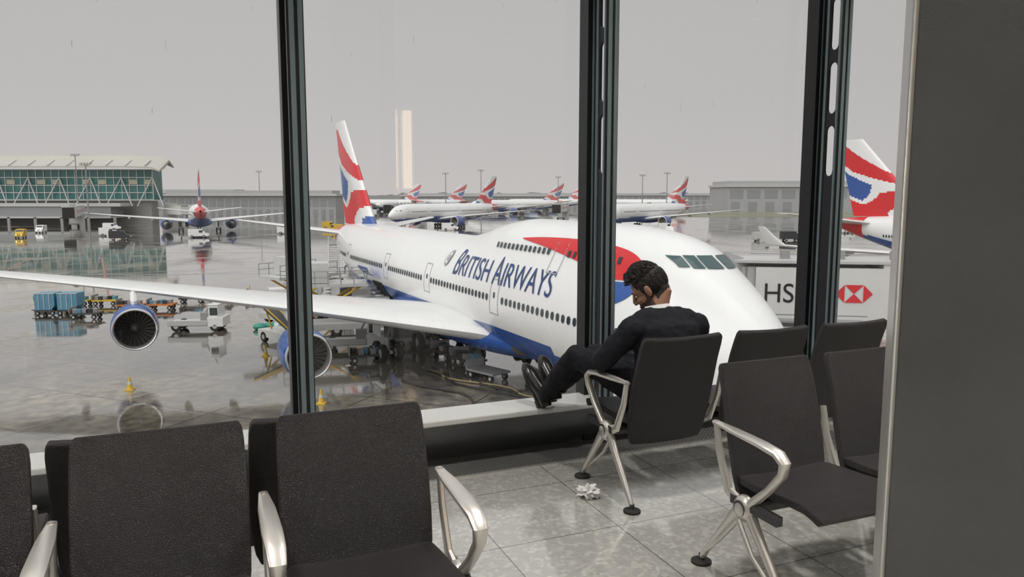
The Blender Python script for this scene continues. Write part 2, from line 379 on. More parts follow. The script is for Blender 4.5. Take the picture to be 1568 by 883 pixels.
def build_jet(get,T,kind,L):
    b=get('fuselage'); R=[];N=24; ms=[]
    ss=[0,.04,.12,.25,.45,.7]+[1+.5*i for i in range(int((L-1)/.5))]+[L-.3,L]
    for s in ss:
        zb,zml,hw,zt,wu=secpar(T,s); ring=[]
        zc=(zb+zt)/2;H=(zt-zb)/2
        for i in range(N+1):
            z=zc-math.cos(math.pi*i/N)*H; ring.append((-s,-Wof(T,s,z) if 0<i<N else 0,z))
        for i in range(N-1,0,-1): ring.append((-s,-ring[i][1],ring[i][2]))
        R.append(ring)
    n=2*N; vs=[p for r in R for p in r]; fs=[]
    for i in range(len(R)-1):
        for j in range(n):
            k=(j+1)%n; f=(i*n+j,i*n+k,(i+1)*n+k,(i+1)*n+j); fs.append(f)
            zc=sum(vs[q][2] for q in f)/4; s=-vs[f[0]][0]
            line=3.95 if s>14 else 3.95-(14-s)*.05
            if s>47: line=3.95+(s-47)*.12
            ms.append(red if s>L-6.5 else (blue if zc<line else white))
    b.add(vs,fs,ms)
    def Pf(s,z,side,off=.02): return (-s,side*(Wof(T,s,z)+off),z)
    bw=get('windows')
    def rect(s0,s1,z0,z1,m,off=.03,bb=None,k=2):
        for side in(-1,1):
            for q in range(k):
                za=z0+(z1-z0)*q/k; zb_=z0+(z1-z0)*(q+1)/k
                (bb or bw).add([Pf(s0,za,side,off),Pf(s1,za,side,off),Pf(s1,zb_,side,off),Pf(s0,zb_,side,off)],[(0,1,2,3)],m)
    hump=(kind=='hump')
    doors=[8.6,18.6,29.6,39.3,52] if hump else [6.5,17,34,50]
    zw=5.72 if hump else 5.75
    s=6.8 if hump else 8
    while s<L-10:
        if all(abs(s-d)>.85 for d in doors):
            for (a,c_,e,g) in [(-.09,.09,-.19,.19),(-.14,.14,-.13,.13)]: rect(s+a,s+c_,zw+e,zw+g,glassdk,.03+(.004 if a<-.1 else 0),k=1)
        s+=.51
    for d in doors:
        z0,z1=4.85,6.8
        for (a,c_,e,g) in [(-.55,-.50,z0,z1),(.50,.55,z0,z1),(-.55,.55,z0,z0+.05),(-.55,.55,z1-.05,z1)]: rect(d+a,d+c_,e,g,lineg,.03,k=6)
        rect(d-.09,d+.09,zw+.05,zw+.35,glassdk,.035,k=1)
    if hump:
        s=8.0
        while s<20.5:
            if abs(s-13)>.75: rect(s-.12,s+.12,8.45,8.75,glassdk,.075,k=1)
            s+=.51
        for (a,c_,e,g) in [(12.45,12.5,7.6,9.3),(13.5,13.55,7.6,9.3),(12.45,13.55,7.6,7.65)]: rect(a,c_,e,g,lineg,.05,k=6)
        bm_=get('markings')
        U=[(17.6,9.10),(15.2,9.24),(12.5,9.30),(9.8,9.24),(7.8,9.04),(6.7,8.66),(6.25,8.18),(6.25,7.85)]
        Lw=[(17.4,9.04),(14.6,8.78),(12.0,8.45),(10.2,8.2),(9.2,8.05),(8.6,7.95),(8.3,7.88),(8.2,7.8)]
        U2=[(6.28,7.78),(6.45,7.45),(6.9,7.05),(7.6,6.78),(8.5,6.62)]
        L2=[(8.2,7.72),(8.25,7.5),(8.35,7.3),(8.5,7.0),(8.7,6.66)]
        for UU,LL,m in((U,Lw,red),(U2,L2,blue)):
            tU=[(i,)+p for i,p in enumerate(UU)]; tL=[(i,)+p for i,p in enumerate(LL)]
            nn=(len(UU)-1)*6
            for side in(-1,1):
                vs=[]
                for i in range(nn+1):
                    t=i/6; a=(interp(tU,t,1),interp(tU,t,2)); c_=(interp(tL,t,1),interp(tL,t,2))
                    for q in range(9):
                        w=q/8; vs.append(Pf(a[0]+(c_[0]-a[0])*w,a[1]+(c_[1]-a[1])*w,side,.045))
                fs=[(i*9+q,i*9+q+1,(i+1)*9+q+1,(i+1)*9+q) for i in range(nn) for q in range(8)]
                bm_.add(vs,fs,m)
        for wd,xa,xb,hh in (('B',0,.060,1.5),('RITISH',.075,.425,1.24),('A',.470,.550,1.5),('IRWAYS',.562,1,1.24)):
            V,F=text_bm(wd,8)
            for side in(-1,1):
                vs=[]
                for v in V:
                    x=xa+v.x*(xb-xa)
                    s_=(25.2-x*12.8) if side<0 else (12.4+x*12.8)
                    vs.append(Pf(s_,6.50+v.y*hh,side,.04))
                bm_.add(vs,F,navy)
        for side in(-1,1):
            for rr,mm,oo in ((.5,lineg,.05),(.34,white,.056),(.2,lineg,.062)):
                cs=[Pf(26.9+rr*.9*math.cos(a),7.35+rr*math.sin(a),side,oo) for a in [2*math.pi*i/20 for i in range(20)]]
                bm_.add(cs,[tuple(range(20))],mm)
        def solve(y,z):
            a,c_=1.,9.
            for _ in range(30):
                m_=(a+c_)/2
                if Wof(T,m_,z)<abs(y): a=m_
                else: c_=m_
            return a
        bc=get('cockpit_windows')
        for side in(-1,1):
            for (ya,yb,za,zb_) in [(.06,.68,8.52,8.98),(.74,1.08,8.52,8.98),(1.14,1.42,8.55,8.95)]:
                vs=[]
                for i in range(6):
                    for j in range(5):
                        y=ya+(yb-ya)*i/5; z=za+(zb_-za)*j/4
                        s_=solve(y,z); vs.append((-(s_-.035),side*(y+.02),z+.025))
                bc.add(vs,[(i*5+j,i*5+j+1,(i+1)*5+j+1,(i+1)*5+j) for i in range(5) for j in range(4)],cockpit)
        bd=get('cargo_door'); vs=[]
        for i in range(7):
            a=.0+i*.16
            for x in(40.9,43.9): vs.append((-x,-3.3-math.sin(a+.5)*1.9+.9,4.2+math.cos(a+.5)*-1.2+1.5+.0))
        bd.add(vs,[(2*i,2*i+1,2*i+3,2*i+2) for i in range(6)],blue)
        rect(41,43.8,2.6,4.25,rubber,.04,bd,5)
    else:
        rect(2.3,3.9,6.0,6.45,cockpit,.05)
    bf=get('wing_fairing')
    s0,s1=(16,43) if hump else (20,42)
    R=[]
    def fp(t,a,o=0):
        s=s0+(s1-s0)*t; k=math.sin(math.pi*t)**.45 if 0<t<1 else 0
        return (-s,(.3+o+3.35*k)*math.cos(a),3.0+(.2+o+1.35*k)*math.sin(a))
    for i in range(25): R.append([fp(i/24,a) for a in [2*math.pi*j/28 for j in range(28)]])
    bf.rings(R,blue)
    if hump:
        vs=[fp(.045+.045*i/5,math.pi+.55-.9*j/6,.03) for i in range(6) for j in range(7)]
        bf.add(vs,[(i*7+j,i*7+j+1,(i+1)*7+j+1,(i+1)*7+j) for i in range(5) for j in range(6)],mat('open_panel_bay',(.10,.07,.05),.6,0,.6,3))
    bg=get('wings')
    if hump:
        W=[(17.5,0,2.9,18.5,.12),(21.2,3.2,3.35,15.5,.12),(28.7,11.7,4.25,9.9,.105),(36.9,20.9,5.05,6.6,.095),(45.6,30.8,5.75,4.1,.085),(46.8,31.9,5.9,3.2,.08)]
        S=[(59.5,0,7.3,8.3,.09),(60.8,1.4,7.35,7.6,.09),(67.3,11.1,8.7,2.6,.08)]
        F=((53.2,8.3,12.3,.10),(64.6,19.4,4.3,.09)); eng=[(24.0,12.3,2.25),(33.4,21.2,3.0)]
    else:
        W=[(21,0,2.9,13,.12),(23.5,3.1,3.2,11.5,.12),(28.5,10,4.1,7.8,.11),(37.5,24,5.6,4.3,.09),(42.0,30.5,6.4,1.5,.08)]
        S=[(53.5,0,6.6,7,.09),(55,1.4,6.7,6.2,.09),(60.6,10.7,7.9,2.3,.08)]
        F=((47.5,8,10.5,.10),(58.2,18.5,4.0,.09)); eng=[(22.2,9.6,2.3)]
    for side in(-1,1):
        wingloft(bg,W,wingm,side)
        wingloft(get('stabilizers'),S,wingm,side)
        if hump:
            R=[[Vector((-(s_+x*c_),side*(y_+h*.1*c_),z_)) for x,h in AF] for (s_,y_,z_,c_) in [(46.9,31.9,5.9,3.1),(48.2,32.2,6.7,2.1),(49.6,32.6,7.9,1.1)]]
            bg.rings(R,white)
        for fy in((8.5,15,18,25) if hump else (8,13,19)):
            sl=lerp_secs(W,fy,0)+lerp_secs(W,fy,3)*.62; zz=lerp_secs(W,fy,2)-.32
            bg.tube([(-sl,side*fy,zz+.1),(-sl-1,side*fy,zz-.1),(-sl-2.6,side*fy,zz-.12),(-sl-4.6,side*fy,zz+.05)],[.08,.3,.3,.05],wingm,10)
        for (s_,y_,z_) in eng:
            engine(get('engine'),s_,side*y_,z_,pyl=(lerp_secs(W,y_,0),lerp_secs(W,y_,2)),r=1.42 if hump else 1.8)
    fin(get('tail_fin'),*F,nu=36 if hump else 20,nv=56 if hump else 30)
    g=get('landing_gear')
    if hump:
        for side in(-1,1): bogie(g,31.5,side*5.5,3.6); bogie(g,34.3,side*1.9,2.6)
        bogie(g,7.9,0,2.8,False)
    else:
        for side in(-1,1): bogie(g,32,side*5.4,3.2)
        bogie(g,6,0,2.8,False)
parts={}
def gethero(n):
    if n not in parts: parts[n]=B()
    return parts[n]
build_jet(gethero,HUMP,'hump',68.6)
HA=math.atan2(-.90,.435)
hero=empty('passenger_airplane',(10.0,26.6,ZA),HA)
hmesh={}
for n,b in parts.items():
    o=b.obj(n,hero,smooth=30); hmesh[n]=o.data
def clone_hump(loc,rz):
    e=empty('passenger_airplane',loc,rz)
    for n,me in hmesh.items():
        o=bpy.data.objects.new(n,me); scene.collection.objects.link(o); o.parent=e
clone_hump((79,55,ZA),HA)
TB=B(); build_jet(lambda n:TB,TWIN,'twin',63)
tw=TB.obj('passenger_airplane',None,smooth=30); tmesh=tw.data
def hazed(me,f,tag):  # copies the mesh with distance haze mixed into each paint colour
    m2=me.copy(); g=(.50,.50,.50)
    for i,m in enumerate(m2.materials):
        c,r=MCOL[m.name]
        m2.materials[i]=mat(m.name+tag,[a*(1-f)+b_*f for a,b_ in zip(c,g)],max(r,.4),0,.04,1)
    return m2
near=hazed(tmesh,.16,'_hazed'); far=hazed(tmesh,.34,'_hazed_far'); tw.data=near  # light haze tint for nearer jets, stronger for the farthest
def place(o,nose,h): o.location=(nose[0],nose[1],ZA); o.rotation_euler=(0,0,math.atan2(h[1],h[0]))
place(tw,(-109,268),(-.385,.923))
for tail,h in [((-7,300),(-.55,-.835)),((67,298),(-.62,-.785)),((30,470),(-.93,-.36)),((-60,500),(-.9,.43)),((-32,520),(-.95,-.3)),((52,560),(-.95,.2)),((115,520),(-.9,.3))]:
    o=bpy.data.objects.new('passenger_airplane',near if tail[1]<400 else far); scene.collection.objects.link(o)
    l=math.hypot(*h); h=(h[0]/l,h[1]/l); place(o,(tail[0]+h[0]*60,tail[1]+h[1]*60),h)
# ---------------------------------------------------------------- apron
ap=B(); ap.add([(-1500,-60,0),(1500,-60,0),(1500,2500,0),(-1500,2500,0)],[(0,1,2,3)],wet_apron())
apo=ap.obj('apron_ground',None,0); apo.location=(0,0,ZA)
g=B(); g.bx(70,420,395,440,ZA,ZA+.06,grass); g.bx(70,420,455,500,ZA,ZA+.06,grass);  g.obj('grass_verge',None,0)
pl=B()
def stripe(a,b_,w,m,z=.012):
    a=Vector((a[0],a[1],0)); b_=Vector((b_[0],b_[1],0)); t=(b_-a).normalized(); n=Vector((-t.y,t.x,0))*w/2; k=Vector((0,0,ZA+z))
    pl.add([a+n+k,b_+n+k,b_-n+k,a-n+k],[(0,1,2,3)],m)
stripe((-60,110),(-10,112),.3,paintw); stripe((-120,150),(200,158),.35,painty); stripe((-45,85),(-75,140),.25,paintr)
stripe((-62,85),(-88,140),.25,paintr); stripe((30,180),(160,170),.3,painty); stripe((-90,100),(-60,118),.3,paintw); stripe((-80,98),(-50,116),.3,paintw); stripe((-70,96),(-40,114),.3,paintw)
stripe((25,95),(60,160),.3,painty)
for i in range(6): stripe((-100+i*9,125),(-92+i*9,140),.3,paintw)
pl.obj('apron_markings',None,0)
# ---------------------------------------------------------------- far buildings
t=B(M=Matrix.Translation((0,0,ZA)))
x0,x1=-280,-137; yb=300
t.bx(x0,x1-4,yb+2,yb+8,0,9,conc)
t.bx(x0,x1-2,yb,yb+8,9.5,21,teal)
for i in range(48):
    x=x0+i*3.0; t.bx(x-.12,x+.12,yb-.3,yb,9.5,21,litegrey)
for z in(9.5,12.2,15,18,21): t.bx(x0,x1-2,yb-.35,yb,z-.15,z+.15,litegrey)
for i in range(24):
    x=x0+2+i*5.9; 
    if i%3: t.bx(x,x+3.2,yb-.32,yb-.05,15.4,17.2,mat('lit_interior',(.42,.40,.30),.5,0,.4,.3))
for i in range(12):
    x=x0+4+i*12; t.cyl((x,yb-3,7),(x+5,yb-.3,18),.22,litegrey,8); t.cyl((x+10,yb-3,7),(x+5,yb-.3,18),.22,litegrey,8)
R=[]
for x in (x0,x1-10,x1,x1+3):
    k=0 if x<x1-5 else (-.3 if x==x1 else -1.6)
    R.append([(x,yb-5,21.6+k),(x,yb-5,22.2+k),(x,yb+0,24.6+k),(x,yb+4,26.5+k),(x,yb+8,24+k),(x,yb+8,23.4+k),(x,yb+4,25.8+k),(x,yb+0,23.2+k)])
t.rings(R,roofm)
for i in range(20): t.box((x0+i*7.4,yb-2.5,23.6),(.5,5.2,.4),litegrey,('X',.42))
t.bx(x0,x1-10,yb-10,yb,7,8.2,litegrey); t.bx(x0,x1-14,yb-9.5,yb,3.2,7,haze2); t.bx(x0,x1-14,yb-10,yb,2.6,3.2,litegrey)
for i in range(14): t.bx(x0+i*10,x0+i*10+1,yb-10,yb-9.4,0,3,conc)
t.obj('airport_terminal',None,30)
def lowbuild(name,x0,x1,y,h,d,m,bays=20,band=True):
    b=B(M=Matrix.Translation((0,0,ZA))); b.bx(x0,x1,y,y+d,0,h*.8,m); b.bx(x0-1,x1+1,y-1.5,y+d+1,h*.8,h*.88,litegrey); b.bx(x0+2,x1-2,y+2,y+d,h*.88,h,m)
    w=(x1-x0)/bays
    if band:
        for i in range(bays):
            b.bx(x0+i*w+w*.12,x0+i*w+w*.88,y-.15,y,h*.42,h*.7,haze2); b.bx(x0+i*w+w*.2,x0+i*w+w*.7,y-.15,y,.4,h*.3,haze2)
    b.obj(name,None,30)
lowbuild('terminal_pier',-175,-88,385,13.5,20,haze,22)
lowbuild('terminal_pier',-92,60,640,12.5,30,haze,30)
lowbuild('terminal_pier',60,300,900,13,30,haze,30)
lowbuild('terminal_pier',-700,-250,700,16,30,haze,30)
lowbuild('aircraft_hangar',152,262,545,21,50,haze,9)
lowbuild('aircraft_hangar',290,520,620,16,50,haze,12)
tr=B()
xx=-1400
vs=[];fs=[]
i=0
while xx<1400:
    h=10+6*random.random(); vs+=[(xx,1300,ZA),(xx,1300,ZA+h)]; 
    if i: fs.append((2*i-2,2*i,2*i+1,2*i-1))
    xx+=9; i+=1
tr.add(vs,fs,mat('hazed_trees',(.33,.34,.335),.9)); tr.obj('distant_treeline',None,0)  # tree colour greyed to carry the distance haze
def mast(x,y,h):
    b=B(); b.cyl((x,y,ZA),(x,y,ZA+h),.28,midgrey,8,.16); b.box((x,y,ZA+h),(3.2,.5,.35),midgrey)
    for k in(-1.2,-.4,.4,1.2): b.box((x+k,y-.3,ZA+h-.3),(.55,.5,.4),litegrey,('X',.5))
    b.obj('floodlight_mast',None,30)
for x,y,h in [(-137,420,24),(-33,385,22),(-16,400,24),(64,380,21),(76,380,22),(-118,215,20),(25,420,21),(-160,285,26)]: mast(x,y,h)
# ---------------------------------------------------------------- jet bridge
def text_on(b,body,x,y,z,w,h,m):
    V,F=text_bm(body); b.add([(x+v.x*w,y,z+v.y*h) for v in V],F,m)
jb=B(); bwhite=mat('bridge_white_panel',(.70,.70,.68),.4,0,.05,1)
jb.bx(-1,9,-1.5,1.5,4.0,7.1,litegrey)
jb.bx(7.5,24,-1.75,1.75,3.7,7.35,bwhite)
jb.bx(-1,24,-1.85,1.85,7.35,7.5,litegrey); jb.bx(-1,24,-1.85,-1.75,3.55,3.85,midgrey)
for i in range(18): jb.bx(-.8+i*.55,-.72+i*.55,-1.56,-1.5,4.0,7.1,midgrey)
jb.tube([(-2.2,0,3.7),(-2.2,0,7.4)],[2.3,2.3],litegrey,20)
jb.tube([(-2.2,0,7.4),(-2.2,0,7.8)],[2.3,1.2],midgrey,20)
jb.bx(-6.2,-3,-1.6,1.6,3.8,7.0,midgrey); jb.bx(-6.6,-6.2,-1.8,1.8,3.6,7.2,rubber); jb.bx(-5.4,-3.6,-1.64,-1.6,5.2,6.5,glassdk)
for dy in(-1.3,1.3):
    jb.bx(10.2,10.8,dy-.2,dy+.2,.6,7.2,litegrey)
    for dx in(-.5,.5): jb.tube([(10.5+dx,dy-.3,.6),(10.5+dx,dy+.3,.6)],.6,rubber,16)
jb.bx(9.6,11.4,-1.6,1.6,.8,1.3,midgrey); jb.bx(23.5,24.5,-2.4,2.4,0,8,litegrey)
for i in range(12): jb.bx(1+i*.45,1.4+i*.45,-2.9,-2.1,.2+i*.32,.28+i*.32,midgrey)
jb.bx(-.2,6.4,-2.95,-2.85,4.4,4.46,midgrey); jb.bx(-2,6.4,-2.9,-1.7,3.95,4.05,midgrey)
jb.bx(.3,9,-1.8,-1.76,4.0,7.1,bwhite)
for i in range(5): jb.bx(2+i*3.2,2.5+i*3.2,-.3,.3,7.5,8.0,midgrey)
jb.cyl((0,-1.6,7.9),(22,-1.6,7.9),.03,midgrey,6)
text_on(jb,'HSBC',8.05-7.2,-1.83,5.0,3.6,1.15,black)
def logo(cx,cz,k,y):
    for tri in ([(-1,0),(-.5,.5),(-.5,-.5)],[(1,0),(.5,-.5),(.5,.5)],[(-.5,.5),(.5,.5),(0,0)],[(-.5,-.5),(0,0),(.5,-.5)]):
        jb.add([(cx+a*k,y,cz+c_*k) for a,c_ in tri],[(0,1,2)],logored)
logo(5.9,5.6,1.05,-1.84)
jb.bx(8.2,8.8,-1.86,-1.8,5.5,5.75,logored); jb.bx(9,24,-1.8,-1.76,5.5,5.75,logored)
jbo=jb.obj('jet_bridge',None,30); jbo.location=(14.6,47.6,ZA); jbo.rotation_euler=(0,0,-.16)
for loc,r in [((-120,290,ZA),2.3),((-50,330,ZA),1.2),((20,335,ZA),1.4),((-150,262,ZA),2.0)]:
    o=bpy.data.objects.new('jet_bridge',jbo.data); scene.collection.objects.link(o); o.location=loc; o.rotation_euler=(0,0,r)
# ---------------------------------------------------------------- ground vehicles
def wh(b,x,y,r=.35,w=.25,m=rubber):
    b.tube([(x,y-w/2,r),(x,y+w/2,r)],r,rubber,14); b.tube([(x,y-w/2-.01,r),(x,y+w/2+.01,r)],r*.5,litegrey,10)
def setp(o,x,y,rz): o.location=(x,y,ZA); o.rotation_euler=(0,0,rz); return o
def container(x,y,rz,n=2,m=contblue):
    b=B()
    for i in range(n):
        o=i*2.1
        b.bx(o-.95,o+.95,-.8,.8,.35,.5,dkgrey)
        for a in(-.7,.7):
            for c_ in(-.65,.65): wh(b,o+a,c_,.2,.15)
        vs=[(o-.9,-.75,.52),(o+.65,-.75,.52),(o+.95,-.75,.95),(o+.95,-.75,2.1),(o-.9,-.75,2.1)]
        b.rings([vs,[(p[0],.75,p[2]) for p in vs]],m)
        for k in(-.5,0,.5): b.bx(o+k-.03,o+k+.03,-.8,-.75,.6,2.05,litegrey)
        b.bx(o-.92,o+.97,-.78,-.74,2.05,2.13,litegrey)
    b.cyl((-1.6,0,.4),(-.9,0,.4),.05,dkgrey)
    return setp(b.obj('baggage_container_dolly',None,30),x,y,rz)
container(-44.5,73,.05); container(-15.5,69.5,.3,2,litegrey); container(-11,75,.5,2,litegrey); container(-23.5,82,.1,2,litegrey)
def cart(x,y,rz,m,n=3,load=True):
    b=B()
    for i in range(n):
        o=i*2.9; b.bx(o-1.25,o+1.25,-.75,.75,.45,.58,m); b.bx(o-1.25,o-1.2,-.75,.75,.58,1.1,midgrey)
        b.cyl((o+1.25,0,.5),(o+1.7,0,.45),.04,dkgrey)
        for a in(-.9,.9):
            for c_ in(-.6,.6): wh(b,o+a,c_,.22,.15)
        if load:
            for k in range(5):
                b.box((o-.9+.42*k,random.uniform(-.3,.3),.75),(.36,.6,.35),random.choice([dkgrey,contblue,midgrey,dkgrey]),('Z',random.uniform(-.3,.3)))
    return setp(b.obj('baggage_cart',None,30,),x,y,rz)
cart(-38,76,.1,orange,2); cart(-48,79,.05,yellow,3); cart(-34,81,.2,dkgrey,2); cart(-7,61,-.9,midgrey,2); cart(-50,70,.2,dkgrey,1); cart(-4.5,53,-1.0,dkgrey,2); cart(-10,52,.3,dkgrey,1); cart(-39.5,70.5,.1,dkgrey,1); cart(-28,84,.1,midgrey,2); cart(-1.5,47,-.8,midgrey,1,False)
def tug(x,y,rz):
    b=B(); b.bx(-2.3,1.0,-1,1,.45,.75,litegrey); b.bx(-2.3,1.0,-1.05,-1,.5,.95,litegrey)
    b.bx(1.0,2.3,-1,1,.4,1.2,white); b.bx(1.1,1.9,-.9,.9,1.2,2.2,white); b.bx(1.2,1.85,-.92,.92,1.35,2.0,glassdk); b.bx(1.05,1.95,-.95,.95,2.2,2.28,white)
    b.bx(.2,1,-.3,.3,.75,1.5,midgrey); b.cyl((.6,0,1.5),(1.4,0,2.9),.06,midgrey); 
    for a in(-1.6,1.6):
        for c_ in(-.85,.85): wh(b,a,c_,.42,.28)
    return setp(b.obj('aircraft_tug',None,30,.03),x,y,rz)
tug(-26.6,64.5,.05); tug(-11.8,56.2,.15)
def van(x,y,rz,m=white,L=5,h=2.3):
    b=B()
    prof=[(-L/2,.4),(-L/2,h),(L/2-1.6,h),(L/2-.9,1.3),(L/2,1.1),(L/2,.4)]
    b.rings([[(a,-.95,c_) for a,c_ in prof],[(a,.95,c_) for a,c_ in prof]],m)
    for sd in(-.96,.96): b.box((L/2-1.75,sd,1.65),(.9,.02,.6),glassdk)
    b.box((L/2-1.22,0,1.75),(.02,1.6,.9),glassdk,('Y',-.55))
    for a in(-L*.3,L*.3):
        for c_ in(-.85,.85): wh(b,a,c_,.36,.24)
    b.box((L/2+.01,.6,.85),(.02,.25,.15),headl); b.box((L/2+.01,-.6,.85),(.02,.25,.15),headl)
    return setp(b.obj('service_van',None,30,.05),x,y,rz)
for a in [(-131,205,-1.2,yellow),(-142,232,-1.3,white),(-112,214,.1,white),(-84,206,.2,white),(-66,225,.1,white),(-55,240,3,yellow),(62,190,.1,litegrey),(70,193,.1,dkgrey),(79,196,.2,litegrey),(-130,250,0,white),(-70,255,0,white),(-20,250,0,white),(10,262,0,orange),(50,250,0,white),(-152,225,-1,white),(-47,222,0,litegrey),(-62,262,0,yellow),(-122,178,-1.1,white),(-138,192,-1.1,dkgrey),(-160,238,-1,dkgrey),(-100,196,.4,dkgrey),(-36,240,.4,dkgrey),(100,230,.4,white),(-21.5,75.5,.4,white),(-24,118,.2,white)]: van(*a)
def hiloader(x,y,rz):
    b=B(); b.bx(-4,4,-1.5,1.5,.5,1.0,litegrey)
    for a in(-3,0,3):
        for c_ in(-1.3,1.3): wh(b,a,c_,.45,.35)
    for sy in(-1.2,1.2):
        b.tube([(-3,sy,1.0),(2,sy,4.0)],.1,yellow,8); b.tube([(2,sy,1.0),(-3,sy,4.0)],.1,yellow,8)
    b.bx(-3.8,2.6,-1.6,1.6,4.0,4.25,litegrey)
    for i in range(7):
        for sy in(-1.6,1.6): b.cyl((-3.7+i*1.03,sy,4.2),(-3.7+i*1.03,sy,5.3),.04,midgrey,8)
    for sy in(-1.6,1.6):
        for z in(4.8,5.3): b.cyl((-3.7,sy,z),(2.5,sy,z),.035,midgrey,8)
    b.bx(2.8,4.2,-1.4,-.2,1,2.9,white); b.bx(2.9,4.25,-1.42,-.25,1.8,2.7,glassdk); b.bx(2.7,4.3,-1.5,-.1,2.9,3.0,white)
    for i in range(9): b.bx(2.9,4.1,.2,.9,1+i*.34,1.05+i*.34,midgrey)
    b.bx(-2.5,-.5,-1.1,1.1,4.3,5.9,litegrey)
    return setp(b.obj('cargo_loader',None,30),x,y,rz)
hiloader(-14.6,63,.25); hiloader(-19,70,.9)
def belt(x,y,rz):
    b=B(); b.bx(-2.4,2.4,-.9,.9,.4,.95,white)
    b.box((.3,.25,2.0),(7.4,.8,.22),dkgrey,('Y',-.38)); b.box((.3,-.18,2.15),(7.4,.06,.12),yellow,('Y',-.38)); b.box((.3,.68,2.15),(7.4,.06,.12),yellow,('Y',-.38))
    b.bx(-1.6,-.5,-.85,-.2,.95,2.0,white); b.bx(-1.5,-.6,-.87,-.3,1.3,1.85,glassdk)
    for a in(-1.6,1.6):
        for c_ in(-.8,.8): wh(b,a,c_,.4,.25)
    b.cyl((1.5,.2,.9),(2.4,.2,2.6),.07,yellow)
    return setp(b.obj('belt_loader',None,30),x,y,rz)
belt(-17.6,58.6,2.4)
def stairs(x,y,rz):
    b=B(); b.bx(-3,2.6,-1,1,.4,.8,white)
    for i in range(14): b.bx(-2.6+i*.36,-2.3+i*.36,-.8,.8,.9+i*.27,.95+i*.27,midgrey)
    for sy in(-.85,.85):
        b.tube([(-2.6,sy,.9),(2.4,sy,4.65)],.12,litegrey,6); b.tube([(-2.6,sy,1.9),(2.4,sy,5.65)],.04,litegrey,6)
        for i in range(5): b.cyl((-2.6+i*1.25,sy,.9+i*.94),(-2.6+i*1.25,sy,1.9+i*.94),.03,litegrey,6)
        b.cyl((1.8,sy,.8),(1.8,sy,4.2),.08,midgrey,8)
    b.bx(2.2,3.4,-.9,.9,4.5,4.65,midgrey)
    for a in(-2,1.8):
        for c_ in(-.85,.85): wh(b,a,c_,.38,.25)
    return setp(b.obj('boarding_stairs',None,30),x,y,rz)
stairs(-24,104,1.8)
def gpu(x,y,rz):
    b=B(); b.bx(-1.6,1.6,-.8,.8,.5,1.9,litegrey); b.bx(-1.5,1.5,-.82,-.8,.8,1.6,midgrey); b.cyl((1,0,1.9),(1,0,2.3),.1,dkgrey)
    for a in(-1,1):
        for c_ in(-.7,.7): wh(b,a,c_,.3,.2)
    return setp(b.obj('ground_power_unit',None,30,.04),x,y,rz)
gpu(-20,100,.4); gpu(-8.5,66,.1); gpu(-7.6,57.5,.3)
hs=B()
for k,(a,c_) in enumerate([((-7,50),(3,39)),((-6,49),(2,42)),((-3,48),(4,37)),((-7,47),(1,38))]):
    pts=[]
    for i in range(13):
        t_=i/12; pts.append((a[0]+(c_[0]-a[0])*t_+.6*math.sin(i*.9+k),a[1]+(c_[1]-a[1])*t_,ZA+.08))
    hs.tube(pts,.06,rubber if k!=1 else mat('hose_tan',(.30,.24,.12),.6),8)
hs.obj('ground_hoses',None,60)
tp=B()
for i in range(5):
    x=-21.5+i*.7; tp.ell((x,65+random.uniform(-.4,.4),ZA+.25),(.6,.5,.3),green if i!=2 else litegrey,10,6)
tp.obj('tarpaulin_pile',None,40)
def cone(x,y,k=.8):
    b=B(); b.box((0,0,.03),(.6,.6,.06),yellow); b.tube([(0,0,.06),(0,0,.4),(0,0,.41),(0,0,.65),(0,0,.66),(0,0,1)],[.22,.15,.15,.10,.10,.035],yellow,14)
    b.tube([(0,0,.42),(0,0,.62)],[.155,.115],paintw,14)
    o=b.obj('traffic_cone',None,40); o.scale=(k,k,k); setp(o,x,y,0)
cone(-17.5,53.6); cone(-22.5,44.2); cone(-10.5,41.2); cone(-31,90)
# ---------------------------------------------------------------- lounge shell
TH=math.atan2(.387,.922); P0=Vector((-1.156,4.1,0)); DU=Vector((math.cos(TH),math.sin(TH),0)); OU=Vector((-math.sin(TH),math.cos(TH),0))
RM=Matrix.Translation(P0)@Matrix.Rotation(TH,4,'Z')
PITCH=4.1*.4316
CH=3.7
b=B(RM); b.bx(-9,10,-10,.05,-.3,0,floor_tiles()); b.obj('floor',None,0)
b=B(RM); b.bx(-9,10,-10,.05,CH,CH+.25,ceilm); b.obj('ceiling',None,0)
b=B(RM); b.bx(-9.2,-9,-10,.05,0,CH,plaster); b.obj('wall_left',None,0)
b=B(RM); b.bx(10,10.2,-10,.05,0,CH,plaster); b.obj('wall_right',None,0)
b=B(RM); b.bx(-9,10,-10.2,-10,0,CH,plaster); b.obj('wall_back',None,0)
gl=glass_mat()
for i,k in enumerate(range(-4,5)):
    b=B(RM); u0,u1=k*PITCH+.05,(k+1)*PITCH-.05
    b.add([(u0,.0,.30),(u1,.0,.30),(u1,.0,CH),(u0,.0,CH)],[(0,1,2,3)],gl); b.obj('window_%d'%(i+1),None,0)
rs=B(RM); rsm=mat('rain_streak_grime',(.28,.28,.28),.3)
rng=random.Random(3)
for _ in range(34):
    u=rng.uniform(-1.6,4.4); 
    if abs((u/PITCH)-round(u/PITCH))<.06: continue
    z=rng.uniform(1.9,2.95); l=rng.uniform(.012,.07)*rng.random()+.008; dx=rng.uniform(-.12,.12)*l; wd=rng.uniform(.0007,.0016)
    rs.add([(u,.004,z),(u+wd,.004,z),(u+wd+dx,.004,z+l),(u+dx,.004,z+l)],[(0,1,2,3)],rsm)
rs.obj('rain_streaks',None,0)
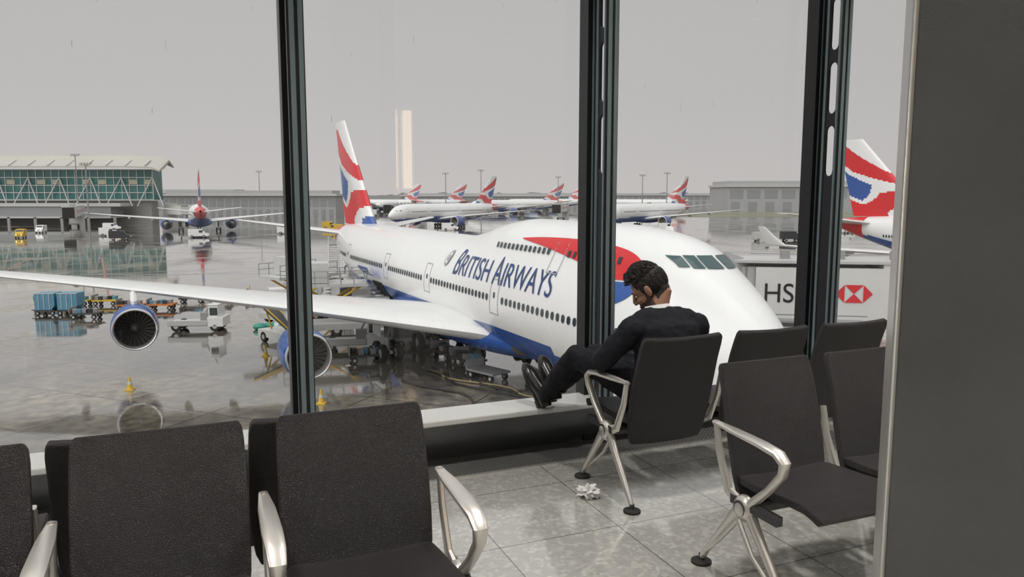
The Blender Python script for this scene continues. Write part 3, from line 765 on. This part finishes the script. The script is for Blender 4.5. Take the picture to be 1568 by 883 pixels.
def slot_plate():
    cu=bpy.data.curves.new('p','CURVE'); cu.dimensions='2D'; cu.fill_mode='BOTH'; cu.extrude=.008
    def spl(pts):
        s=cu.splines.new('POLY'); s.points.add(len(pts)-1); s.use_cyclic_u=True
        for p,q in zip(s.points,pts): p.co=(q[0],q[1],0,1)
    spl([(.05,.3),(.25,.3),(.25,CH),(.05,CH)])
    z=1.68
    while z+.3<CH:
        pts=[]
        for i in range(9): a=math.pi*i/8; pts.append((.165+.034*math.cos(a),z+.30+.034*math.sin(a)))
        for i in range(9): a=math.pi+math.pi*i/8; pts.append((.165+.034*math.cos(a),z+.03+.034*math.sin(a)))
        spl(pts); z+=.42
    o=bpy.data.objects.new('p',cu); scene.collection.objects.link(o)
    dg=bpy.context.evaluated_depsgraph_get(); me=bpy.data.meshes.new_from_object(o.evaluated_get(dg)); bpy.data.objects.remove(o)
    V=[v.co.copy() for v in me.vertices]; F=[tuple(p.vertices) for p in me.polygons]; return V,F
PV,PF=slot_plate()
for k in range(-4,6):
    b=B(RM@Matrix.Translation((k*PITCH,0,0)))
    b.bx(-.05,.05,-.06,.05,.0,CH,framek); b.bx(-.02,.02,-.065,-.06,.3,CH,frameg)
    b.add([(v.z,-v.x,v.y) for v in PV],PF,framek)
    b.bx(-.016,.016,-.118,-.095,.3,CH,frameg)
    b.bx(-.042,.042,-.265,-.25,.30,CH,framek); b.bx(-.042,-.034,-.262,-.235,.3,CH,frameg); b.bx(.034,.042,-.262,-.235,.3,CH,frameg)
    b.bx(-.030,-.004,-.270,-.264,.30,CH,frameg); b.bx(.012,.036,-.270,-.264,.30,CH,frameg)
    b.obj('window_mullion',None,30,.003,1)
b=B(RM@Matrix.Translation((2.585*PITCH,0,0))); b.bx(-.06,.07,-.10,.05,0,CH,mat('post_offwhite',(.5,.5,.48),.5)); b.bx(.07,.10,-.05,.05,0,CH,frameg); b.obj('window_post',None,30,.01)
b=B(RM); b.bx(-9,10,-.24,.02,.265,.30,sillm); b.obj('window_sill',None,0,.008)
b=B(RM)
prof=[(-.215,.262),(-.19,.20),(-.12,.10),(-.06,.05),(-.04,.0),(.0,.0),(.0,.262)]
b.rings([[(-9,p[0],p[1]) for p in prof],[(10,p[0],p[1]) for p in prof]],panelk); b.obj('trim_1',None,40)
b=B(RM); b.bx(-9,10,-.34,-.042,0,.006,grille_mat()); b.bx(-9,10,-.352,-.34,0,.008,silver); b.obj('floor_grille',None,0)
b=B(RM); b.bx(-9,10,-.05,.05,CH-.12,CH,framek); b.obj('trim_2',None,0)
for u in(-6,-3.6,-1.2,1.2,3.6,6):
    for w in(-1.5,-3.6,-5.8,-8):
        P=RM@Vector((u,w,CH))
        e=empty('added_downlight',P)  # unseen spot and fitting, added to brighten the dark lounge
        b=B(); b.revolve([(0,.11),(.02,.11),(.02,.085),(-.0,.085)],(0,0,0),litegrey,24,Vector((0,0,1))); b.revolve([(.004,.085),(.004,.001)],(0,0,0),lampc,24,Vector((0,0,1)))
        b.obj('fitting',e,30)
        ld=bpy.data.lights.new('fill_lamp','SPOT'); ld.energy=150; ld.spot_size=2.1; ld.spot_blend=.9; ld.shadow_soft_size=.09; ld.color=(1,.97,.92)
        lo=bpy.data.objects.new('fill_lamp',ld); scene.collection.objects.link(lo); lo.parent=e; lo.location=(0,0,-.06)
def wall_lamp(x,y):
    r=math.atan2(-.80,.60)
    b=B(); b.box((0,0,0),(.10,.13,1.2),lampm); b.box((.07,0,0),(.05,.2,1.3),litegrey); b.box((.05,0,-1.45),(.06,.06,1.6),litegrey); b.box((.05,0,-2.23),(.3,.3,.04),litegrey)
    o=b.obj('floor_lamp',None,0,.01); o.location=(x,y,2.25); o.rotation_euler=(0,0,r)
wall_lamp(4.33,-1.97); wall_lamp(4.15,-2.12)
b=B(); 
b.M=Matrix.Translation((.757,1.5,0))@Matrix.Rotation(-math.radians(25.0),4,'Z'); b.bx(.006,.285,.0,.5,0,CH,pillark); b.bx(-.002,.010,-.004,.504,0,CH,silver); b.bx(.281,.293,-.004,.504,0,CH,silver)
b.bx(.0,.29,-.012,.51,0,.12,silver)
b.obj('column',None,30,.006)
# ---------------------------------------------------------------- seats
PT=.567
def bench(origin,rz,idx,arms,legs,zs=1):
    e=empty('airport_bench',(origin[0],origin[1],0),rz); e.scale=(1,1,zs)
    fr=B()
    lo=min(idx)*PT; hi=(max(idx)+1)*PT
    fr.tube([(lo-.03,0,.345),(hi+.03,0,.345)],(.032),dkgrey,12)
    for i in range(min(idx),max(idx)+2):
        x=i*PT
        fr.tube([(x,-.02,.345),(x,-.10,.38),(x,-.165,.52),(x,-.19,.64)],[(.014,.028),(.012,.022),(.011,.017),(.010,.014)],alu,10,ref=(1,0,0),sq=.7)
        fr.box((x,.06,.36),(.03,.26,.035),dkgrey)
    for i in arms:
        x=i*PT
        fr.tube([(x,-.20,.632),(x,-.08,.628),(x,.08,.622),(x,.17,.612),(x,.205,.585),(x,.195,.54),(x,.13,.46),(x,.04,.375),(x,.0,.33)],
                [(.014,.008),(.026,.010),(.030,.011),(.028,.013),(.024,.015),(.020,.015),(.018,.014),(.018,.018),(.02,.02)],alu,14,ref=(1,0,0),sq=.75)
    for i in legs:
        x=i*PT
        fr.ell((x,0,.34),(.035,.055,.055),alu,14,8)
        for sy in(-1,1):
            fr.tube([(x,sy*.02,.34),(x,sy*.10,.235),(x,sy*.19,.12),(x,sy*.255,.03)],[(.022,.026),(.018,.019),(.015,.015),(.012,.013)],alu,12,ref=(1,0,0),sq=.8)
            fr.tube([(x+.03,sy*.0,.30),(x+.034,sy*.09,.19),(x+.01,sy*.22,.07)],[.011,.009,.008],alu,8)
            fr.cyl((x,sy*.26,.012),(x,sy*.26,.04),.012,dkgrey)
            fr.tube([(x,sy*.26,0),(x,sy*.26,.010),(x,sy*.26,.018)],[.043,.043,.025],rubber,18)
    fr.obj('frame',e,35)
    for n,i in enumerate(idx):
        xc=(i+.5)*PT
        prof=[(-.118,.285),(-.130,.33),(-.148,.42),(-.170,.52),(-.195,.62),(-.222,.72),(-.250,.80),(-.262,.835),(-.268,.852)]
        hw=[.205,.222,.236,.240,.240,.238,.236,.232,.222]
        NX=12
        def sheet(prof,hw,th,bow,nm,m,norm):
            bb=B(); F=[]
            npf=len(prof)
            for k in range(npf):
                a=prof[max(k-1,0)]; c_=prof[min(k+1,npf-1)]; ty,tz=c_[0]-a[0],c_[1]-a[1]; l=math.hypot(ty,tz); ny,nz=(tz/l,-ty/l)
                ny*=norm; nz*=norm
                rf=[];rk=[]
                for q in range(NX+1):
                    u=-1+2*q/NX; x=xc+u*hw[k]; bo=bow*u*u
                    rf.append((x,prof[k][0]+ny*(th/2+bo),prof[k][1]+nz*(th/2+bo))); rk.append((x,prof[k][0]-ny*(th/2-bo),prof[k][1]-nz*(th/2-bo)))
                F.append(rf+rk[::-1])
            bb.rings(F,m)
            return bb.obj(nm,e,50,.007,3)
        sheet(prof,hw,.030,.018,'backrest',lead,1)
        prof=[(-.125,.395),(-.09,.400),(.0,.402),(.10,.408),(.20,.418),(.26,.418),(.30,.405),(.318,.385)]
        hw=[.215,.232,.24,.243,.245,.243,.238,.225]
        sheet(prof,hw,.032,.010,'seat',lead,-1)
    return e
R_in=TH+math.pi
bench((-.171,2.32),R_in,[0,1,2,3],[0,1,2,3,4],[0,2,4])
bench((-.46,2.814),TH,[-1,-2,-3,-4],[],[-0,-2,-4],.972)
bench((.905,2.86),R_in,[-1,-2,-3],[0,-3],[0,-3])
bench((.49,3.86),TH,[0,1,2,3],[0,4],[0,2,4])
# ---------------------------------------------------------------- man
C0=Vector((.748,3.968,0))
def Mn(l,f,z): return C0+DU*l+OU*f+Vector((0,0,z))
man=empty('seated_man',(0,0,0))
s=B()
s.tube([Mn(0,-.03,.47),Mn(0,-.05,.56),Mn(.01,-.085,.67),Mn(.015,-.10,.77),Mn(.015,-.08,.86),Mn(.01,-.045,.91),Mn(.0,-.02,.94)],[(.15,.10),(.175,.125),(.170,.115),(.19,.118),(.195,.108),(.14,.085),(.075,.068)],suit,24,ref=DU)
Rz=Matrix.Rotation(TH,3,'Z')
s.ell(Mn(0,-.02,.53),(.175,.14,.10),suit,20,12,Rz)
def limb(pts,rad,m=suit,bb=None):
    (bb or s).tube(pts,rad,m,18)
    for p,r in zip(pts,rad):
        rr=r if not isinstance(r,tuple) else r[0]; (bb or s).ell(p,(rr,rr,rr),m,14,8)
for sd in(-1,1):
    s.ell(Mn(.015+sd*.178,-.07,.873),(.076,.072,.068),suit,16,10,Rz)
    s.tube([Mn(0,-.045,.925),Mn(sd*.10,-.055,.915),Mn(.015+sd*.19,-.07,.882)],[.062,.058,.054],suit,16)
limb([Mn(-.18,-.07,.865),Mn(-.25,-.02,.775),Mn(-.292,.03,.70)],[.066,.060,.053])
limb([Mn(-.292,.03,.70),Mn(-.25,.13,.695),Mn(-.16,.235,.695)],[.053,.047,.036])
limb([Mn(.215,-.07,.865),Mn(.26,.0,.78),Mn(.285,.07,.70)],[.066,.060,.053])
limb([Mn(.285,.07,.70),Mn(.20,.19,.68),Mn(.085,.28,.68)],[.053,.046,.036])
limb([Mn(-.09,-.02,.535),Mn(-.19,.155,.61),Mn(-.287,.33,.668)],[.096,.080,.064])
limb([Mn(-.287,.33,.668),Mn(-.318,.46,.54),Mn(-.345,.60,.39)],[.064,.060,.048])
limb([Mn(.09,-.02,.535),Mn(-.02,.17,.61),Mn(-.14,.36,.658)],[.096,.080,.064])
limb([Mn(-.14,.36,.658),Mn(-.20,.49,.55),Mn(-.262,.62,.420)],[.064,.060,.048])
s.tube([Mn(0,-.02,.47),Mn(0,.0,.50),Mn(0,-.04,.60)],[(.185,.13),(.19,.14),(.17,.12)],suit,20,ref=DU)
remesh(s,'suit',.008,4,man,.020,.06)
cl=B(); cl.tube([Mn(0,-.030,.925),Mn(-.003,-.016,.980)],[.072,.063],shirt,28,cap=False); cl.tube([Mn(0,-.032,.915),Mn(0,-.022,.962)],[.090,.074],suit,28,cap=False); 
o=cl.obj('shirt_collar',man,60); sm=o.modifiers.new('s','SOLIDIFY'); sm.thickness=.006
for nm,an,du in(('shoe_1',Mn(-.345,.605,.375),(-.22,.42,.88)),('shoe_2',Mn(-.262,.625,.405),(-.05,.45,.88))):
    sh=B(); dv=(DU*du[0]+OU*du[1]+Vector((0,0,du[2]))).normalized()
    shin=(DU*-.06+OU*.29+Vector((0,0,-.32))).normalized(); side=dv.cross(shin).normalized(); up=side.cross(dv).normalized()
    if up.dot(shin)>0: up=-up
    h=an-up*.062-dv*.055
    pts=[h,h+dv*.03,h+dv*.09,h+dv*.16,h+dv*.215,h+dv*.255,h+dv*.278]
    off=[.040,.042,.038,.024,.016,.012,.008]
    pts=[p+up*q for p,q in zip(pts,off)]
    sh.tube(pts,[(.028,.036),(.034,.042),(.034,.040),(.044,.030),(.044,.024),(.034,.018),(.014,.008)],shoe,20,ref=side)
    sh.tube([an+up*.06,an,an-up*.03],[.038,.037,.036],shoe,16)
    sr=[h-up*.004+dv*k for k in(-.004,.05,.10,.16,.22,.26,.282,.292)]
    sh.tube(sr,[(.03,.008),(.033,.008),(.030,.008),(.046,.008),(.046,.008),(.038,.008),(.024,.007),(.008,.004)],sole,20,ref=side)
    sh.tube([h-up*.012+dv*.0,h-up*.012+dv*.055],[(.031,.014),(.031,.014)],sole,16,ref=side)
    sh.obj(nm,man,60)
yaw=TH+math.radians(44)
HR=Matrix.Rotation(yaw,3,'Z')@Matrix.Rotation(math.radians(-37),3,'X')
HC=Mn(-.018,.034,1.062)
def hp(x,y,z): return HC+HR@Vector((x,y,z))
h=B()
h.ell(hp(0,-.015,.028),(.075,.095,.085),skin,28,18,HR)
h.ell(hp(0,.030,-.045),(.057,.062,.066),skin,24,16,HR)
h.ell(hp(0,.064,-.092),(.028,.024,.020),skin,16,10,HR)
h.ell(hp(0,.070,.020),(.050,.018,.014),skin,16,8,HR)
h.ell(hp(0,-.062,-.03),(.052,.036,.055),skin,16,10,HR)
for sd in(-1,1):
    h.ell(hp(sd*.036,.060,-.025),(.022,.022,.018),skin,14,8,HR)
    h.ell(hp(sd*.077,-.008,-.010),(.009,.019,.031),skin,12,8,HR@Matrix.Rotation(sd*.35,3,'Z'))
h.tube([hp(0,.084,.018),hp(0,.097,-.004),hp(0,.108,-.022)],[.010,.011,.012],skin,12); h.ell(hp(0,.102,-.027),(.017,.013,.010),skin,12,8,HR)
h.ell(hp(0,.086,-.060),(.024,.012,.012),skin,14,8,HR)
h.tube([Mn(0,-.030,.90),Mn(0,-.015,.96),hp(0,-.045,-.05),hp(0,-.030,.0)],[.060,.057,.053,.045],skin,20)
ho=remesh(h,'head',.0034,2,man)
ho.data.materials.append(beardm); ho.data.materials.append(hairm); HI=HR.transposed()
for p in ho.data.polygons:
    q=HI@(p.center-HC); nz_=.006*mathutils.noise.noise(q*60)
    if q.z<-.044+nz_ and q.y>.0 and q.z>-.125 and not(abs(q.x)<.020 and q.y>.085 and q.z>-.072): p.material_index=1
    elif abs(q.x)>.045 and -.006<q.y<.026+nz_ and q.z<.02 and q.z>-.05 and abs(q.x)<.074: p.material_index=1
    elif q.y<-.022 and q.z>-.062+nz_+.25*(-.06-q.y) and q.z<.02 and abs(q.x)<.078: p.material_index=2
f=B()
for sd in(-1,1):
    f.ell(hp(sd*.031,.072,.002),(.012,.009,.007),eyew,12,8,HR); f.ell(hp(sd*.031,.079,.001),(.006,.003,.005),eyed,10,6,HR)
    f.tube([hp(sd*.012,.086,.022),hp(sd*.03,.083,.027),hp(sd*.047,.073,.021)],[.003,.0045,.003],hairm,8)
f.tube([hp(-.020,.088,-.056),hp(0,.096,-.055),hp(.020,.088,-.056)],[.003,.004,.003],lipm,8)
f.tube([hp(-.016,.089,-.063),hp(0,.096,-.064),hp(.016,.089,-.063)],[.003,.004,.003],lipm,8)
f.obj('face_features',man,60)
hb=B(); vs=[];fs=[];SG,RN=40,28
def hpt(i,j,k=1.):
    ph=math.pi*i/RN;a=2*math.pi*j/SG
    return Vector((.0775*k*math.sin(ph)*math.cos(a),.0985*k*math.sin(ph)*math.sin(a),.091*k*math.cos(ph)))+Vector((0,-.016,.029))
def keep(p):
    if p.z<-.045: return False
    if p.y>.048 and p.z<.068: return False
    if p.y>-.0 and p.z<-.0: return False
    if abs(p.x)>.05 and p.y>.025 and p.z<.035: return False
    return True
for i in range(RN+1):
    for j in range(SG):
        p=hpt(i,j); vs.append(hp(p.x,p.y,p.z+max(0,p.z)*.10))
for i in range(RN):
    for j in range(SG):
        if keep(hpt(i+.5,j+.5)): k=(j+1)%SG; fs.append((i*SG+j,i*SG+k,(i+1)*SG+k,(i+1)*SG+j))
hb.add(vs,fs,hairm)
for _ in range(2400):
    i=random.uniform(0,RN*.72); j=random.uniform(0,SG); p=hpt(i,j)
    if not keep(p): continue
    n=(p-Vector((0,-.018,.03))).normalized(); top=max(0,n.z); L=.008+.026*top+(.012 if p.y>.03 else 0)
    if n.z>.35: dr=(n*.65+Vector((random.uniform(-.25,.25),.7,.1+.2*top+random.uniform(-.1,.2)))).normalized()
    else: dr=(n*.15+Vector((random.uniform(-.1,.1),-.25,-.8))).normalized()
    p=Vector((p.x,p.y,p.z+max(0,p.z)*.10))
    a=hp(*(p-n*.003)); m_=hp(*(p+dr*L*.6)); e_=hp(*(p+dr*L+Vector((0,0,-.003))))
    hb.tube([a,m_,e_],[.0032,.0026,.0005],hairm,5)
o=hb.obj('hair',man,60,merge=False)
def hand(name,w,fw,up,thumb):
    fw=fw.normalized(); up=(up-fw*up.dot(fw)).normalized(); sd=fw.cross(up)
    b=B(); b.tube([w-fw*.02,w+fw*.01,w+fw*.05,w+fw*.09],[(.026,.019),(.030,.018),(.040,.016),(.040,.013)],skin,16,ref=sd,sq=.8)
    for k,(o_,L_) in enumerate([(-.030,.062),(-.010,.078),(.011,.082),(.031,.074)]):
        p0=w+fw*.08+sd*o_*thumb; d1=(fw*.85-up*.5).normalized(); d2=(fw*.3-up*.95).normalized(); d3=(-fw*.3-up*.9).normalized()
        p1=p0+d1*L_*.45; p2=p1+d2*L_*.32; p3=p2+d3*L_*.25
        b.tube([p0-fw*.015,p0,p1,p2,p3],[.0095,.0095,.0088,.008,.006],skin,10)
        b.ell(p3,(.0062,.0062,.0062),skin,8,6)
    q=w+fw*.025+sd*thumb*.028; d=(fw*.6+sd*thumb*.6-up*.45).normalized(); q1=q+d*.04; d=(fw*.8+sd*thumb*.0-up*.6).normalized()
    b.tube([q-d*.01,q1,q1+d*.03,q1+d*.042],[.014,.011,.009,.006],skin,10)
    remesh(b,name,.0028,2,man)
hand('left_hand',Mn(-.15,.245,.695),(DU*.60+OU*.55+Vector((0,0,.05))),(DU*-.5+OU*.2+Vector((0,0,.8))),1)
hand('right_hand',Mn(.075,.288,.68),(DU*-.6+OU*.7+Vector((0,0,.1))),(DU*.5+OU*.2+Vector((0,0,.8))),-1)
ph=B(Matrix.Translation(Mn(-.03,.36,.685))@Matrix.Rotation(TH,4,'Z')@Matrix.Rotation(.5,4,'X')); ph.bx(-.038,.038,-.07,.07,-.004,.004,black); ph.obj('phone',man,0,.003)
# tissue
b=B()
vs=[];fs=[]
for i in range(17):
    for j in range(32):
        p_=math.pi*i/16;a=2*math.pi*j/32; v=Vector((math.sin(p_)*math.cos(a),math.sin(p_)*math.sin(a),math.cos(p_)))
        k=.85+.9*mathutils.noise.noise(v*2.6+Vector((3,1,2)))+.45*mathutils.noise.noise(v*6)
        vs.append((v.x*.055*k,v.y*.050*k,.028+max(-.027,v.z*.034*k)))
for i in range(16):
    for j in range(32):
        k=(j+1)%32; fs.append((i*32+j,i*32+k,(i+1)*32+k,(i+1)*32+j))
b.add(vs,fs,paperm); o=b.obj('crumpled_tissue',None,30); o.location=(.392,3.81,0)
# ---------------------------------------------------------------- light
w=bpy.data.worlds.new('overcast'); scene.world=w; w.use_nodes=True; nt=w.node_tree; N=nt.nodes; L=nt.links
bg=N['Background']; tc=N.new('ShaderNodeTexCoord'); sx=N.new('ShaderNodeSeparateXYZ'); L.new(tc.outputs['Generated'],sx.inputs[0])
cr=N.new('ShaderNodeValToRGB'); cr.color_ramp.elements[0].position=0; cr.color_ramp.elements[0].color=(.575,.548,.538,1)
cr.color_ramp.elements[1].position=.35; cr.color_ramp.elements[1].color=(.48,.475,.475,1)
e=cr.color_ramp.elements.new(1); e.color=(1,1,1,1)
L.new(sx.outputs['Z'],cr.inputs[0]); L.new(cr.outputs[0],bg.inputs[0]); bg.inputs[1].default_value=1.0
sl=bpy.data.lights.new('sun','SUN'); sl.energy=1.8; sl.angle=1.5; sl.color=(1,.98,.95); so=bpy.data.objects.new('sun',sl); scene.collection.objects.link(so)
so.rotation_euler=Vector((.45,.55,-.75)).to_track_quat('-Z','Y').to_euler(); 
# camera
cam=bpy.data.cameras.new('camera'); cam.lens=27; cam.sensor_width=36; cam.clip_end=5000; co=bpy.data.objects.new('camera',cam); scene.collection.objects.link(co)
co.location=(0,0,1.55); co.rotation_euler=(math.radians(90-6.96),0,0); scene.camera=co
print('faces',sum(len(o.data.polygons) for o in bpy.data.objects if o.type=='MESH'))
